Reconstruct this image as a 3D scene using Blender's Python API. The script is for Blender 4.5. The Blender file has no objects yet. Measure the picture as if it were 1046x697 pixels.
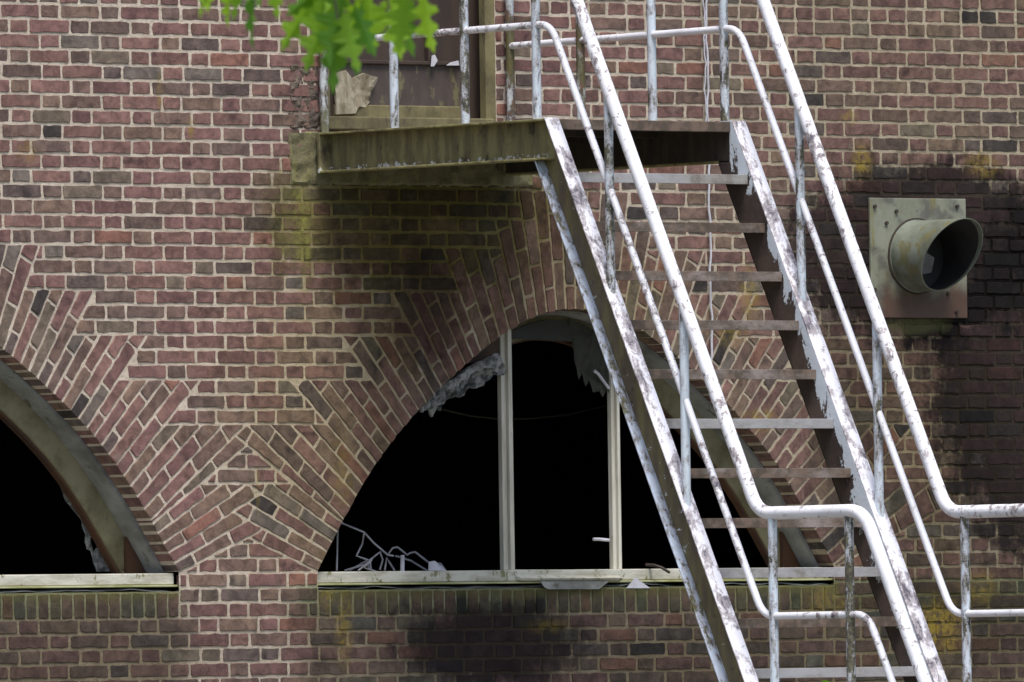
import bpy, bmesh, math, random
from mathutils import Vector, Matrix, noise as mnoise
random.seed(7)
R = math.radians
C = bpy.context.scene.collection

# ------------------------------------------------------------------ camera
F, DIST, TH, PH, AL = 14580.0, 61.6, R(39.0), R(1.35), 0.0153
fw = Vector((math.sin(TH)*math.cos(PH), math.cos(TH)*math.cos(PH), math.sin(PH)))
r0 = Vector((math.cos(TH), -math.sin(TH), 0)); u0 = r0.cross(fw)
rt = r0*math.cos(AL) - u0*math.sin(AL); up = r0*math.sin(AL) + u0*math.cos(AL)
CAM = Vector((0, 0, 3.9)) - fw*DIST
cd = bpy.data.cameras.new('camera'); cam = bpy.data.objects.new('camera', cd); C.objects.link(cam)
cam.matrix_world = Matrix((( rt.x, up.x, -fw.x, CAM.x), (rt.y, up.y, -fw.y, CAM.y), (rt.z, up.z, -fw.z, CAM.z), (0, 0, 0, 1)))
cd.sensor_width = 36; cd.lens = F/1046*36; cd.clip_start = 0.5; cd.clip_end = 3000
cd.dof.use_dof = True; cd.dof.focus_distance = DIST - 1.0; cd.dof.aperture_fstop = 21
bpy.context.scene.camera = cam

def at(px, py, Y=0.0):
    """world point standing behind photograph pixel (px,py) on the vertical plane y=Y (used for measuring)"""
    d = fw + rt*((px-523)/F) - up*((py-348.5)/F)
    return CAM + d*((Y - CAM.y)/d.y)

# ------------------------------------------------------------------ light
SUN_EL, SUN_AZ = R(64), R(-20)     # azimuth measured from the outward wall normal (-y), negative = towards -x
w = bpy.data.worlds.new('World'); bpy.context.scene.world = w; w.use_nodes = True
nt = w.node_tree; nt.nodes.clear()
sky = nt.nodes.new('ShaderNodeTexSky'); sky.sky_type = 'NISHITA'; sky.sun_disc = False
sky.sun_elevation = SUN_EL; sky.sun_rotation = R(180) - SUN_AZ; sky.air_density = 1.0; sky.dust_density = 3.0; sky.ozone_density = 1.5
bg = nt.nodes.new('ShaderNodeBackground'); bg.inputs[1].default_value = 0.11
wo = nt.nodes.new('ShaderNodeOutputWorld'); nt.links.new(sky.outputs[0], bg.inputs[0]); nt.links.new(bg.outputs[0], wo.inputs[0])
sd = bpy.data.lights.new('sun', 'SUN'); sd.energy = 2.3; sd.angle = R(22); sd.color = (1.0, 0.97, 0.93)
so = bpy.data.objects.new('sun', sd); C.objects.link(so)
sv = Vector((math.sin(SUN_AZ)*math.cos(SUN_EL), -math.cos(SUN_AZ)*math.cos(SUN_EL), math.sin(SUN_EL)))
so.rotation_euler = sv.to_track_quat('Z', 'Y').to_euler(); so.location = (0, -8, 12)
vs = bpy.context.scene.view_settings
vs.view_transform = 'Standard'; vs.look = 'None'; vs.gamma = 1; vs.use_curve_mapping = False; vs.exposure = 0.6
bpy.context.scene.render.engine = 'CYCLES'
bpy.context.scene.cycles.max_bounces = 6

# ------------------------------------------------------------------ object helpers
def tag(o, label=None, cat=None, group=None, kind=None):
    if label: o['label'] = label
    if cat: o['category'] = cat
    if group: o['group'] = group
    if kind: o['kind'] = kind
    return o

def empty(name, loc, label, cat, group=None):
    o = bpy.data.objects.new(name, None); C.objects.link(o); o.location = loc
    o.empty_display_size = 0.1
    return tag(o, label, cat, group)

class MB:
    def __init__(s): s.v = []; s.f = []; s.c = []
    def add(s, vs_, fs, col=None):
        b = len(s.v); s.v.extend([tuple(x) for x in vs_])
        for f in fs: s.f.append(tuple(i+b for i in f)); s.c.append(col)
    def box(s, a, b):
        x0, y0, z0 = a; x1, y1, z1 = b
        s.add([(x0,y0,z0),(x1,y0,z0),(x1,y1,z0),(x0,y1,z0),(x0,y0,z1),(x1,y0,z1),(x1,y1,z1),(x0,y1,z1)],
              [(0,3,2,1),(4,5,6,7),(0,1,5,4),(1,2,6,5),(2,3,7,6),(3,0,4,7)])
    def prism(s, poly, vec):
        n = len(poly); vec = Vector(vec); p = [Vector(q) for q in poly]
        s.add(p + [q+vec for q in p], [tuple(range(n))[::-1], tuple(range(n, 2*n))] + [(i, (i+1) % n, n+(i+1) % n, n+i) for i in range(n)])
    def tube(s, path, r, n=12, cap=True, wob=0.0):
        P = [Vector(p) for p in path]; m = len(P); ref = None; vs_ = []
        for i, p in enumerate(P):
            t = (P[min(i+1, m-1)] - P[max(i-1, 0)]).normalized()
            if ref is None: ref = t.orthogonal().normalized()
            ref = (ref - t*ref.dot(t)).normalized(); b = t.cross(ref)
            rr = (r[i] if isinstance(r, (list, tuple)) else r)
            for k in range(n):
                a = 2*math.pi*k/n; q = rr*(1+wob*random.uniform(-1, 1))
                vs_.append(p + ref*math.cos(a)*q + b*math.sin(a)*q)
        fs = [(i*n+k, i*n+(k+1) % n, (i+1)*n+(k+1) % n, (i+1)*n+k) for i in range(m-1) for k in range(n)]
        if cap: fs += [tuple(range(n))[::-1], tuple((m-1)*n+k for k in range(n))]
        s.add(vs_, fs)
    def build(s, name, mat, parent=None, smooth=False, bevel=0.0, origin=None):
        me = bpy.data.meshes.new(name); me.from_pydata(s.v, [], s.f); me.materials.append(mat)
        if s.c and s.c[0] is not None:
            at_ = me.color_attributes.new('tint', 'FLOAT_COLOR', 'CORNER')
            data = []
            for f, c in zip(s.f, s.c): data.extend(list(c)*len(f))
            at_.data.foreach_set('color', data)
        if s.c and s.c[0] is None:
            bm = bmesh.new(); bm.from_mesh(me)
            bmesh.ops.recalc_face_normals(bm, faces=bm.faces)
            bm.to_mesh(me); bm.free()
        if smooth:
            me.polygons.foreach_set('use_smooth', [True]*len(me.polygons))
            try: me.set_sharp_from_angle(angle=R(40))
            except Exception: pass
        o = bpy.data.objects.new(name, me); C.objects.link(o)
        if parent is not None:
            o.parent = parent
            base = parent
            off = Vector((0, 0, 0))
            while base is not None: off += base.location; base = base.parent
            o.location = -off if True else o.location
        if bevel:
            m = o.modifiers.new('bevel', 'BEVEL'); m.width = bevel; m.segments = 2; m.limit_method = 'ANGLE'
        return o

def sub(o, k=0):  # part with its own zero offset: children of parts stay in the same frame
    return o

# ------------------------------------------------------------------ material helpers
def newmat(name):
    m = bpy.data.materials.new(name); m.use_nodes = True; n = m.node_tree; n.nodes.clear()
    o = n.nodes.new('ShaderNodeOutputMaterial'); b = n.nodes.new('ShaderNodeBsdfPrincipled'); n.links.new(b.outputs[0], o.inputs[0])
    return m, n, b
class NG:
    def __init__(s, n): s.n = n; s.tc = n.nodes.new('ShaderNodeTexCoord').outputs['Object']
    def lk(s, a, b): s.n.links.new(a, b)
    def mapping(s, scale, loc=(0, 0, 0), rot=(0, 0, 0)):
        m = s.n.nodes.new('ShaderNodeMapping'); m.inputs['Scale'].default_value = scale; m.inputs['Location'].default_value = loc; m.inputs['Rotation'].default_value = rot
        s.lk(s.tc, m.inputs[0]); return m.outputs[0]
    def noise(s, scale, detail=4, rough=.55, vec=None, dist=0):
        t = s.n.nodes.new('ShaderNodeTexNoise'); t.inputs['Scale'].default_value = scale; t.inputs['Detail'].default_value = detail
        t.inputs['Roughness'].default_value = rough; t.inputs['Distortion'].default_value = dist
        s.lk(vec if vec is not None else s.tc, t.inputs['Vector']); return t.outputs['Fac']
    def math(s, op, a, b=None, c=None, clamp=False):
        t = s.n.nodes.new('ShaderNodeMath'); t.operation = op; t.use_clamp = clamp
        for i, x in enumerate((a, b, c)):
            if x is None: continue
            if isinstance(x, (int, float)): t.inputs[i].default_value = x
            else: s.lk(x, t.inputs[i])
        return t.outputs[0]
    def ramp(s, x, lo, hi, a=0.0, b=1.0):
        t = s.n.nodes.new('ShaderNodeMapRange'); t.interpolation_type = 'SMOOTHSTEP'; t.clamp = True
        s.lk(x, t.inputs[0]); t.inputs[1].default_value = lo; t.inputs[2].default_value = hi; t.inputs[3].default_value = a; t.inputs[4].default_value = b
        return t.outputs[0]
    def mix(s, fac, a, b, mode='MIX'):
        t = s.n.nodes.new('ShaderNodeMix'); t.data_type = 'RGBA'; t.blend_type = mode
        for sock, x in ((t.inputs[0], fac), (t.inputs[6], a), (t.inputs[7], b)):
            if isinstance(x, (int, float)): sock.default_value = x
            elif isinstance(x, (tuple, list)): sock.default_value = (*x[:3], 1)
            else: s.lk(x, sock)
        return t.outputs[2]
    def bump(s, h, strength, dist=.01, normal=None):
        t = s.n.nodes.new('ShaderNodeBump'); t.inputs['Strength'].default_value = strength; t.inputs['Distance'].default_value = dist
        s.lk(h, t.inputs['Height'])
        if normal is not None: s.lk(normal, t.inputs['Normal'])
        return t.outputs[0]
    def sep(s):
        t = s.n.nodes.new('ShaderNodeSeparateXYZ'); s.lk(s.tc, t.inputs[0]); return t.outputs

def metal_mat(name, paint=(.80, .81, .86), under=(.09, .07, .065), under2=(.16, .09, .06), worn=.5, scale=22, stretch=(1, 1, .35), moss=0.0, rough=.42, soft=.03, rust=.5, vary=0.0):
    m, n, b = newmat(name); g = NG(n)
    v = g.mapping(stretch)
    a = g.noise(scale, 6, .65, v, .4); a2 = g.noise(scale*4.1, 4, .7); a3 = g.noise(2.2, 3, .5)
    h = g.math('ADD', g.math('MULTIPLY', a, .62), g.math('ADD', g.math('MULTIPLY', a2, .2), g.math('MULTIPLY', a3, .34)))
    oi = n.nodes.new('ShaderNodeObjectInfo').outputs['Random']
    h = g.math('ADD', h, g.math('MULTIPLY', g.math('SUBTRACT', oi, .5), vary))
    thr = .30 + .56*worn                        # paint survives where h > thr
    peel = g.ramp(h, thr - soft, thr + soft)    # 1 = paint
    und = g.mix(g.ramp(g.noise(scale*1.7, 5, .6), .42, .62), under, under2)
    pn = g.mix(g.ramp(g.noise(5, 5, .6), .35, .75), paint, tuple(c*.82 for c in paint))
    edge = g.math('MULTIPLY', g.ramp(h, thr - soft, thr + soft*.4), g.ramp(h, thr + soft*3.2, thr + soft*.6))
    pn = g.mix(g.math('MULTIPLY', edge, rust), pn, (.30, .25, .25))
    col = g.mix(peel, und, pn)
    if moss > 0:
        mk = g.ramp(g.noise(7, 5, .65), .62 - .3*moss, .74 - .2*moss)
        col = g.mix(g.math('MULTIPLY', mk, .85), col, g.mix(g.noise(30, 3), (.06, .058, .022), (.16, .15, .05)))
    g.lk(col, b.inputs['Base Color']); b.inputs['Roughness'].default_value = rough
    rr = g.math('ADD', .75, g.math('MULTIPLY', peel, rough - .75)); g.lk(rr, b.inputs['Roughness'])
    b.inputs['Specular IOR Level'].default_value = .35
    hh = g.math('ADD', g.math('MULTIPLY', peel, .8), g.math('MULTIPLY', a2, .5))
    g.lk(g.bump(hh, .5, .003), b.inputs['Normal'])
    return m

M = {}
M['rail_white'] = metal_mat('white_rail_paint', paint=(.88, .88, .93), worn=.28, scale=36, stretch=(.8, .8, .75), rust=.9, vary=.04, under=(.11, .10, .13), under2=(.20, .17, .19))
M['rail_worn'] = metal_mat('worn_post_paint', paint=(.68, .76, .84), worn=.45, scale=30, rust=.6, vary=.12, under=(.07, .065, .05), under2=(.15, .14, .09))
M['rail_mossy'] = metal_mat('mossy_post_paint', paint=(.6, .66, .68), worn=.52, scale=26, moss=.6)
M['stringer'] = metal_mat('stringer_paint', paint=(.87, .86, .92), worn=.38, scale=19, rust=.8, under=(.11, .10, .12), under2=(.26, .23, .26))
M['tread_brown'] = metal_mat('rusty_tread_metal', paint=(.29, .255, .225), under=(.085, .065, .050), under2=(.16, .115, .088), vary=.08, worn=.62, scale=10, stretch=(.35, 1, 1), soft=.12, rough=.6)
M['tread_grey'] = metal_mat('galvanised_tread_metal', paint=(.44, .49, .52), under=(.20, .18, .16), under2=(.30, .28, .26), vary=.06, worn=.45, scale=10, stretch=(.35, 1, 1), soft=.12, rough=.5)
M['deck'] = metal_mat('rusty_deck_metal', paint=(.25, .2, .18), under=(.10, .07, .055), under2=(.17, .11, .09), worn=.6, scale=8, soft=.1, rough=.7)

def web_mat(name, front_y=None):
    """inside of the channels: dark rusty primer with the paint left in flakes"""
    m, n, b = newmat(name); g = NG(n)
    x, y, z = g.sep()
    # distance behind the stringer's front edge
    d = g.math('SUBTRACT', y, g.math('MULTIPLY', g.math('SUBTRACT', z, 4.785), .5262)); d = g.math('ADD', d, 1.571)
    h = g.math('ADD', g.noise(9, 6, .65, g.mapping((1, 1, .55)), .5), g.math('MULTIPLY', g.noise(45, 4, .7), .25))
    peel = g.ramp(g.math('SUBTRACT', g.math('ADD', h, g.ramp(z, 4.6, 3.0, 0, .09)), g.math('MULTIPLY', d, front_y)), .50, .535)
    base = g.mix(g.ramp(g.noise(6, 5, .6), .4, .65), (.045, .033, .03), (.085, .062, .05))
    col = g.mix(peel, base, (.62, .68, .74))
    g.lk(col, b.inputs['Base Color']); b.inputs['Roughness'].default_value = .65
    g.lk(g.bump(g.math('ADD', peel, g.noise(60, 3)), .5, .003), b.inputs['Normal'])
    return m
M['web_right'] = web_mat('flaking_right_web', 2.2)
def mossy_mat(name, a, c, flake, thr=.70, low=None):
    m, n, b = newmat(name); g = NG(n)
    v = g.mapping((3, 3, .6)); st = g.noise(6, 5, .6, v)
    col = g.mix(g.ramp(st, .35, .7), a, c)
    col = g.mix(g.ramp(g.noise(14, 5, .7), .55, .7, 0, .7), col, tuple(q*.4 for q in a))
    fn = g.noise(20, 6, .7, None, .6)
    if low:
        z = g.sep()[2]; fn = g.math('ADD', fn, g.ramp(z, low, low-.03, 0, .17))
        col = g.mix(g.ramp(g.noise(9, 5, .6, g.mapping((1, 2.6, .3), (2, 1, 0))), .54, .68, 0, .75), col, (.26, .24, .12))
        col = g.mix(g.ramp(g.noise(6, 5, .65, g.mapping((1, 1.5, .8), (5, 2, 0))), .52, .64, 0, .8), col, (.030, .022, .016))
    fl = g.ramp(fn, thr, thr+.03)
    col = g.mix(fl, col, flake)
    g.lk(col, b.inputs['Base Color']); b.inputs['Roughness'].default_value = .8
    g.lk(g.bump(g.math('ADD', g.noise(70, 4), fl), .5, .004), b.inputs['Normal'])
    return m
M['beam_moss'] = mossy_mat('mossy_beam_steel', (.14, .12, .065), (.28, .26, .12), (.62, .64, .62), .70, 4.66)
M['web_left'] = mossy_mat('mossy_left_web', (.12, .09, .06), (.20, .165, .07), (.6, .62, .6), .64)
M['flange_back'] = metal_mat('back_flange_paint', paint=(.60, .69, .84), worn=.44, scale=34, moss=.1, under=(.1, .09, .06), under2=(.2, .2, .12))
M['dark'] = mossy_mat('dark_shaded_steel', (.022, .018, .014), (.05, .04, .025), (.08, .06, .05), .8)  # near-black steel: the shade under the platform is put into its colour

def simple_mat(name, a, c, scale=8, rough=.8, bump=.3, stretch=(1, 1, 1), spots=None, bdist=.004, lo=.35, hi=.7):
    m, n, b = newmat(name); g = NG(n); v = g.mapping(stretch)
    col = g.mix(g.ramp(g.noise(scale, 6, .62, v), lo, hi), a, c)
    if spots: col = g.mix(g.ramp(g.noise(scale*1.9, 5, .65, g.mapping((1.3, 1, .7), (4, 2, 7))), spots[1], spots[1]+.08, 0, .85), col, spots[0])
    g.lk(col, b.inputs['Base Color']); b.inputs['Roughness'].default_value = rough
    g.lk(g.bump(g.noise(scale*7, 5, .65, v), bump, bdist), b.inputs['Normal'])
    return m
M['flange_moss'] = simple_mat('lichen_on_flange', (.30, .28, .12), (.13, .115, .05), 12, .9, .6, (1, 1, 1), ((.06, .045, .03), .58))
M['sill_paint'] = simple_mat('weathered_sill_paint', (.62, .61, .53), (.40, .38, .30), 9, .7, .5, (.6, 1, 2.5), ((.16, .15, .05), .56))
M['sill_lip'] = simple_mat('lichen_covered_lip', (.50, .50, .30), (.28, .29, .10), 9, .8, .4, (.6, 1, 2), None)
M['frame_grey'] = simple_mat('grey_weathered_frame', (.30, .31, .30), (.13, .13, .12), 5, .6, .4, (1, 1, 1), ((.08, .075, .05), .60))
M['frame_olive'] = simple_mat('olive_weathered_timber', (.27, .245, .150), (.13, .112, .055), 6, .75, .4, (1, 1, 1), ((.05, .035, .025), .63))
M['mullion'] = simple_mat('pale_mullion_paint', (.66, .64, .56), (.44, .42, .35), 10, .65, .5, (2, 2, .25), ((.10, .08, .06), .68))
M['brown_board'] = simple_mat('brown_board', (.10, .045, .02), (.055, .028, .018), 6, .7, .3, (1, 1, .5))
M['dark_board'] = simple_mat('dark_board', (.035, .036, .030), (.02, .02, .018), 6, .7, .3)
M['lead'] = simple_mat('lead_flashing', (.16, .17, .18), (.08, .085, .08), 8, .5, .4, (1, 1, 1), ((.07, .075, .03), .58))
M['concrete'] = simple_mat('mossy_concrete', (.20, .185, .10), (.11, .10, .05), 7, .95, .9, (1, 1, .8), ((.21, .20, .08), .54), .01)
M['concrete_rough'] = simple_mat('crumbling_render', (.19, .150, .120), (.10, .078, .062), 8, .98, 1.0, (1, 1, 1), ((.15, .14, .06), .62), .02)
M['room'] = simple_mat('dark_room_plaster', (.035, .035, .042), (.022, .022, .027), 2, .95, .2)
M['fabric'] = simple_mat('torn_grey_fabric', (.055, .058, .045), (.03, .03, .024), 12, .95, .6, (3, 1, .6))
M['felt'] = simple_mat('bluish_insulation', (.36, .37, .37), (.085, .09, .09), 18, .9, .9, (1, 1, 1), None, .01, .42, .60)
M['wire'] = simple_mat('dull_wire', (.30, .31, .36), (.18, .18, .20), 20, .5, .2)
M['white_scrap'] = simple_mat('pale_scrap', (.6, .6, .66), (.42, .42, .46), 12, .8, .3)
M['door_board'] = simple_mat('dark_purple_board', (.100, .078, .068), (.058, .045, .039), 6, .6, .3, (1.4, 2, .6), ((.17, .155, .08), .56))
M['door_moss'] = simple_mat('mossy_door_timber', (.20, .175, .085), (.105, .09, .045), 9, .85, .6, (1, 1, .7), ((.06, .045, .035), .6))
M['door_dark'] = simple_mat('dark_door_timber', (.055, .036, .026), (.035, .024, .02), 6, .7, .3, (2, 2, .4), ((.10, .095, .04), .66))
M['splinter'] = simple_mat('bare_splintered_wood', (.42, .38, .29), (.24, .20, .13), 12, .9, .8, (3, 3, .6), ((.12, .11, .05), .6))
M['vent'] = simple_mat('weathered_vent_steel', (.22, .245, .20), (.115, .125, .09), 6, .42, .3, (1.6, 1, .8), ((.17, .155, .07), .55))
M['vent_in'] = simple_mat('vent_inside', (.035, .034, .034), (.02, .019, .02), 6, .6, .3)
M['vent_flap'] = simple_mat('vent_flap_steel', (.16, .16, .16), (.09, .09, .09), 9, .5, .3)
M['bolt'] = simple_mat('rusty_bolt', (.05, .035, .025), (.03, .022, .018), 30, .8, .5)

# vent plate: steel with a rust patch below the pipe and mossy edges
m, n, b = newmat('vent_plate_steel'); g = NG(n); x, y, z = g.sep()
base = g.mix(g.ramp(g.noise(6, 5, .6, g.mapping((1.2, 1, .6))), .35, .7), (.245, .255, .195), (.15, .155, .11))
base = g.mix(g.ramp(g.noise(9, 5, .6, g.mapping((1.6, 1, .35), (3, 0, 0))), .56, .68, 0, .8), base, (.20, .17, .045))
base = g.mix(g.ramp(g.noise(16, 6, .7), .62, .66, 0, .9), base, (.05, .04, .03))
rz = g.math('ADD', z, g.math('MULTIPLY', g.noise(9, 4), .16))
base = g.mix(g.ramp(g.noise(5, 5, .6, g.mapping((1, 1, 1), (9, 2, 4))), .52, .62, 0, .7), base, (.075, .07, .065))
base = g.mix(g.math('MULTIPLY', g.ramp(rz, 4.27, 4.17, 0, .95), g.ramp(g.math('ADD', x, g.math('MULTIPLY', g.noise(8, 3), .1)), 2.10, 2.16)), base, g.mix(g.noise(30, 4), (.055, .026, .018), (.10, .05, .032)))
g.lk(base, b.inputs['Base Color']); b.inputs['Roughness'].default_value = .6
g.lk(g.bump(g.noise(60, 5), .3, .003), b.inputs['Normal']); M['vent_plate'] = m

# ------------------------------------------------------------------ brick and mortar
def stains(g, col, mortar):
    x, y, z = g.sep()
    nz = g.math('SUBTRACT', g.noise(2.6, 5, .62), .5)
    nf = g.math('SUBTRACT', g.noise(13, 4, .6), .5)
    wob = g.math('ADD', g.math('MULTIPLY', nz, 1.3), g.math('MULTIPLY', nf, 1.3))
    wob = g.math('ADD', wob, g.math('MULTIPLY', g.math('SUBTRACT', g.noise(45, 3, .6), .5), .8))
    # vertical run marks, and each brick takes the dirt a little differently
    wob = g.math('ADD', wob, g.math('MULTIPLY', g.math('SUBTRACT', g.noise(6, 4, .6, g.mapping((2.4, 1, .35), (1, 5, 2))), .5), 1.2))
    if not mortar: wob = g.math('ADD', wob, g.math('MULTIPLY', g.math('SUBTRACT', g.alpha, .5), .6))
    else: wob = g.math('SUBTRACT', wob, .08)
    def blob(px, py, rx, ry, lo=.55, hi=1.15, s=1.0):
        p = at(px, py); sx, sz = rx/184.0, ry/236.5
        a = g.math('DIVIDE', g.math('SUBTRACT', x, p.x), sx); c = g.math('DIVIDE', g.math('SUBTRACT', z, p.z), sz)
        d = g.math('SQRT', g.math('ADD', g.math('MULTIPLY', a, a), g.math('MULTIPLY', c, c)))
        return g.ramp(g.math('ADD', d, g.math('MULTIPLY', wob, .45)), lo, hi, s, 0.0)
    def mul(mask, t):
        nonlocal col
        col = g.mix(mask, col, g.mix(1.0, col, t, 'MULTIPLY'))
    def mixc(mask, t):
        nonlocal col
        col = g.mix(mask, col, t)
    # overall grime towards the bottom of the wall, less on the pier
    zz = g.math('ADD', z, g.math('MULTIPLY', nz, .25))
    pier = g.math('MULTIPLY', g.ramp(g.math('ADD', x, g.math('MULTIPLY', nz, .3)), -1.9, -1.7), g.ramp(g.math('ADD', x, g.math('MULTIPLY', nz, .3)), -1.1, -1.3))
    low = g.math('MULTIPLY', g.ramp(zz, 2.90, 2.74, 0, .95), g.math('SUBTRACT', 1.0, g.math('MULTIPLY', pier, .7)))
    mul(low, (.46, .52, .50) if not mortar else (.36, .35, .29))
    sold = g.math('MULTIPLY', g.math('MULTIPLY', g.ramp(z, 2.72, 2.735), g.ramp(z, 2.87, 2.85)), g.math('SUBTRACT', 1.0, pier))
    mul(g.math('MULTIPLY', sold, .7), (.62, .80, .62))
    # right-hand side browner than the left
    mul(g.ramp(g.math('ADD', x, nz), .0, 2.0, 0, .8), (.74, .80, .72) if not mortar else (.66, .64, .54))
    # green grime below the platform and down to the arch
    mul(blob(430, 222, 185, 85, .5, 1.2, .97), (.50, .54, .36) if not mortar else (.42, .41, .23))
    mul(blob(430, 280, 110, 120, .3, 1.2, .8), (.72, .72, .54) if not mortar else (.62, .58, .34))
    mul(blob(470, 205, 120, 28, .4, 1.2, .8), (.50, .52, .36))
    mul(blob(436, 318, 48, 75, .45, 1.1, .85), (.36, .31, .32))
    mul(blob(585, 300, 110, 70, .5, 1.3, .7), (.62, .66, .48) if not mortar else (.5, .47, .3))
    mul(blob(340, 420, 120, 200, .3, 1.25, .75), (.80, .84, .66) if not mortar else (.74, .70, .52))
    mos = g.ramp(g.noise(20, 5, .7), .38, .60, .15, 1)
    mixc(g.math('MULTIPLY', mos, blob(300, 225, 24, 58, .1, 1.25, .55)), (.15, .145, .045))
    mixc(g.math('MULTIPLY', mos, blob(309, 235, 10, 66, .2, 1.2, .65)), (.24, .23, .06))
    # soot round the vent, down the right edge
    soot = (.16, .145, .175) if not mortar else (.085, .078, .085)
    mul(blob(940, 256, 142, 90, .84, 1.2, .97), soot)
    mul(blob(1060, 400, 110, 175, .84, 1.2, .97), soot)
    mul(blob(870, 420, 50, 190, .5, 1.2, .7), (.42, .40, .38))
    mul(blob(935, 440, 110, 150, .4, 1.2, .75), (.62, .62, .50) if not mortar else (.52, .48, .36))
    mul(blob(1010, 560, 130, 130, .5, 1.2, .8), (.50, .50, .46))
    mixc(blob(930, 332, 45, 12, .4, 1.0, .5), (.13, .13, .05))
    # dark wet patch below the sill
    mul(blob(500, 658, 105, 46, .65, 1.15, .95), (.20, .18, .22) if not mortar else (.17, .16, .17))
    mul(blob(720, 670, 120, 40, .5, 1.2, .5), (.6, .56, .5))
    mul(blob(60, 670, 150, 50, .4, 1.2, .5), (.75, .72, .66))
    # moss on top of the soldier course below each sill
    ms = g.math('MULTIPLY', g.ramp(g.math('ADD', z, g.math('MULTIPLY', nf, .07)), 2.775, 2.83), g.ramp(z, 2.87, 2.84))
    notpier = g.math('ADD', g.ramp(x, -1.86, -1.80, 1, 0), g.ramp(x, -1.10, -1.05, 0, 1), None, True)
    notpier = g.math('MULTIPLY', notpier, g.ramp(x, 1.8, 1.85, 1, 0))
    mixc(g.math('MULTIPLY', g.math('MULTIPLY', ms, notpier), .6), (.085, .085, .018))
    # yellow lichen
    lich = g.ramp(g.noise(26, 5, .7), .40, .58, .12, 1)
    for a in ((957, 640, 36, 36, .75), (1000, 600, 26, 20, .4), (880, 165, 13, 22, .7), (1005, 168, 22, 16, .45), (868, 120, 12, 10, .4),
              (765, 300, 14, 40, .5), (745, 340, 24, 16, .4), (775, 430, 22, 16, .5), (352, 640, 12, 46, .5), (334, 600, 10, 40, .35),
              (350, 480, 14, 60, .35), (30, 155, 14, 14, .35), (163, 90, 4, 30, .5), (195, 130, 5, 16, .6), (560, 640, 30, 10, .25), (845, 620, 30, 30, .35)):
        mixc(g.math('MULTIPLY', blob(a[0], a[1], a[2], a[3], .2, 1.15, a[4]*1.1), lich), (.25, .18, .025))
    st = g.ramp(g.noise(7, 4, .6, g.mapping((2.2, 1, .22), (3.3, 0, 1.1))), .68, .76, 0, .45)
    mixc(g.math('MULTIPLY', st, g.ramp(g.noise(1.1, 2), .45, .6)), (.22, .17, .03))
    return col

m, n, b = newmat('old_brick'); g = NG(n)
a_ = n.nodes.new('ShaderNodeAttribute'); a_.attribute_name = 'tint'; g.alpha = a_.outputs['Alpha']
col = a_.outputs['Color']
col = g.mix(g.ramp(g.noise(16, 6, .72, None, .4), .34, .66), g.mix(1.0, col, (1.32, 1.24, 1.20), 'MULTIPLY'), g.mix(1.0, col, (.66, .62, .62), 'MULTIPLY'))
col = g.mix(g.ramp(g.noise(7, 4, .6, None, .5), .58, .70, 0, .8), col, g.mix(1.0, col, (.46, .46, .50), 'MULTIPLY'))
col = g.mix(g.ramp(g.noise(9, 5, .65, g.mapping((1, 1, 1), (7, 3, 1))), .56, .74, 0, .65), col, (.22, .165, .14))
col = g.mix(g.ramp(g.noise(75, 5, .75), .28, .46, .55, 0), col, g.mix(1.0, col, (.50, .47, .48), 'MULTIPLY'))
col = g.mix(g.ramp(g.noise(50, 4, .75), .66, .74, 0, .7), col, (.42, .37, .33))
col = stains(g, col, False)
g.lk(col, b.inputs['Base Color']); b.inputs['Roughness'].default_value = .88; b.inputs['Specular IOR Level'].default_value = .25
hb = g.math('ADD', g.noise(24, 6, .62), g.math('MULTIPLY', g.noise(120, 3, .6), .2))
g.lk(g.bump(hb, .55, .008), b.inputs['Normal']); M['brick'] = m

m, n, b = newmat('lime_mortar'); g = NG(n)
col = g.mix(g.ramp(g.noise(12, 5, .65), .3, .7), (.62, .54, .445), (.47, .40, .32))
col = g.mix(g.ramp(g.noise(60, 4, .7), .55, .7, 0, .6), col, (.34, .29, .24))
col = g.mix(g.ramp(g.noise(1.5, 3, .6), .45, .7, 0, .5), col, (.42, .36, .29))
col = stains(g, col, True)
g.lk(col, b.inputs['Base Color']); b.inputs['Roughness'].default_value = .95; b.inputs['Specular IOR Level'].default_value = .1
g.lk(g.bump(g.math('ADD', g.noise(80, 5, .7), g.noise(22, 3)), .8, .006), b.inputs['Normal']); M['mortar'] = m

# ------------------------------------------------------------------ wall layout
ZT, PITCH = 5.2502, 0.0632
def zk(k): return ZT - PITCH*k
ZS = zk(37)                              # springing / sill line
PROF = [(0, 4.035), (.1, 4.031), (.2, 4.012), (.3, 3.978), (.4, 3.928), (.5, 3.871), (.6, 3.807), (.7, 3.736), (.8, 3.661), (.9, 3.580),
        (1.0, 3.491), (1.1, 3.388), (1.2, 3.266), (1.3, 3.127), (1.4, 2.977), (1.442, ZS)]
HALF = 1.442
def arch_z(xr):
    x = abs(xr)
    if x >= HALF: return None
    for (a, za), (c, zc) in zip(PROF, PROF[1:]):
        if a <= x <= c: return za + (zc-za)*(x-a)/(c-a)
ARCHES = (-3.274, 0.359)                 # centre lines of the two arched windows
AXIS = 1.8165                            # half distance between them
DOOR = (-1.02, -0.07, 4.80, 6.75)
PIPE_C = at(934, 262)

def T(a): return math.tan(R(a))
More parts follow.
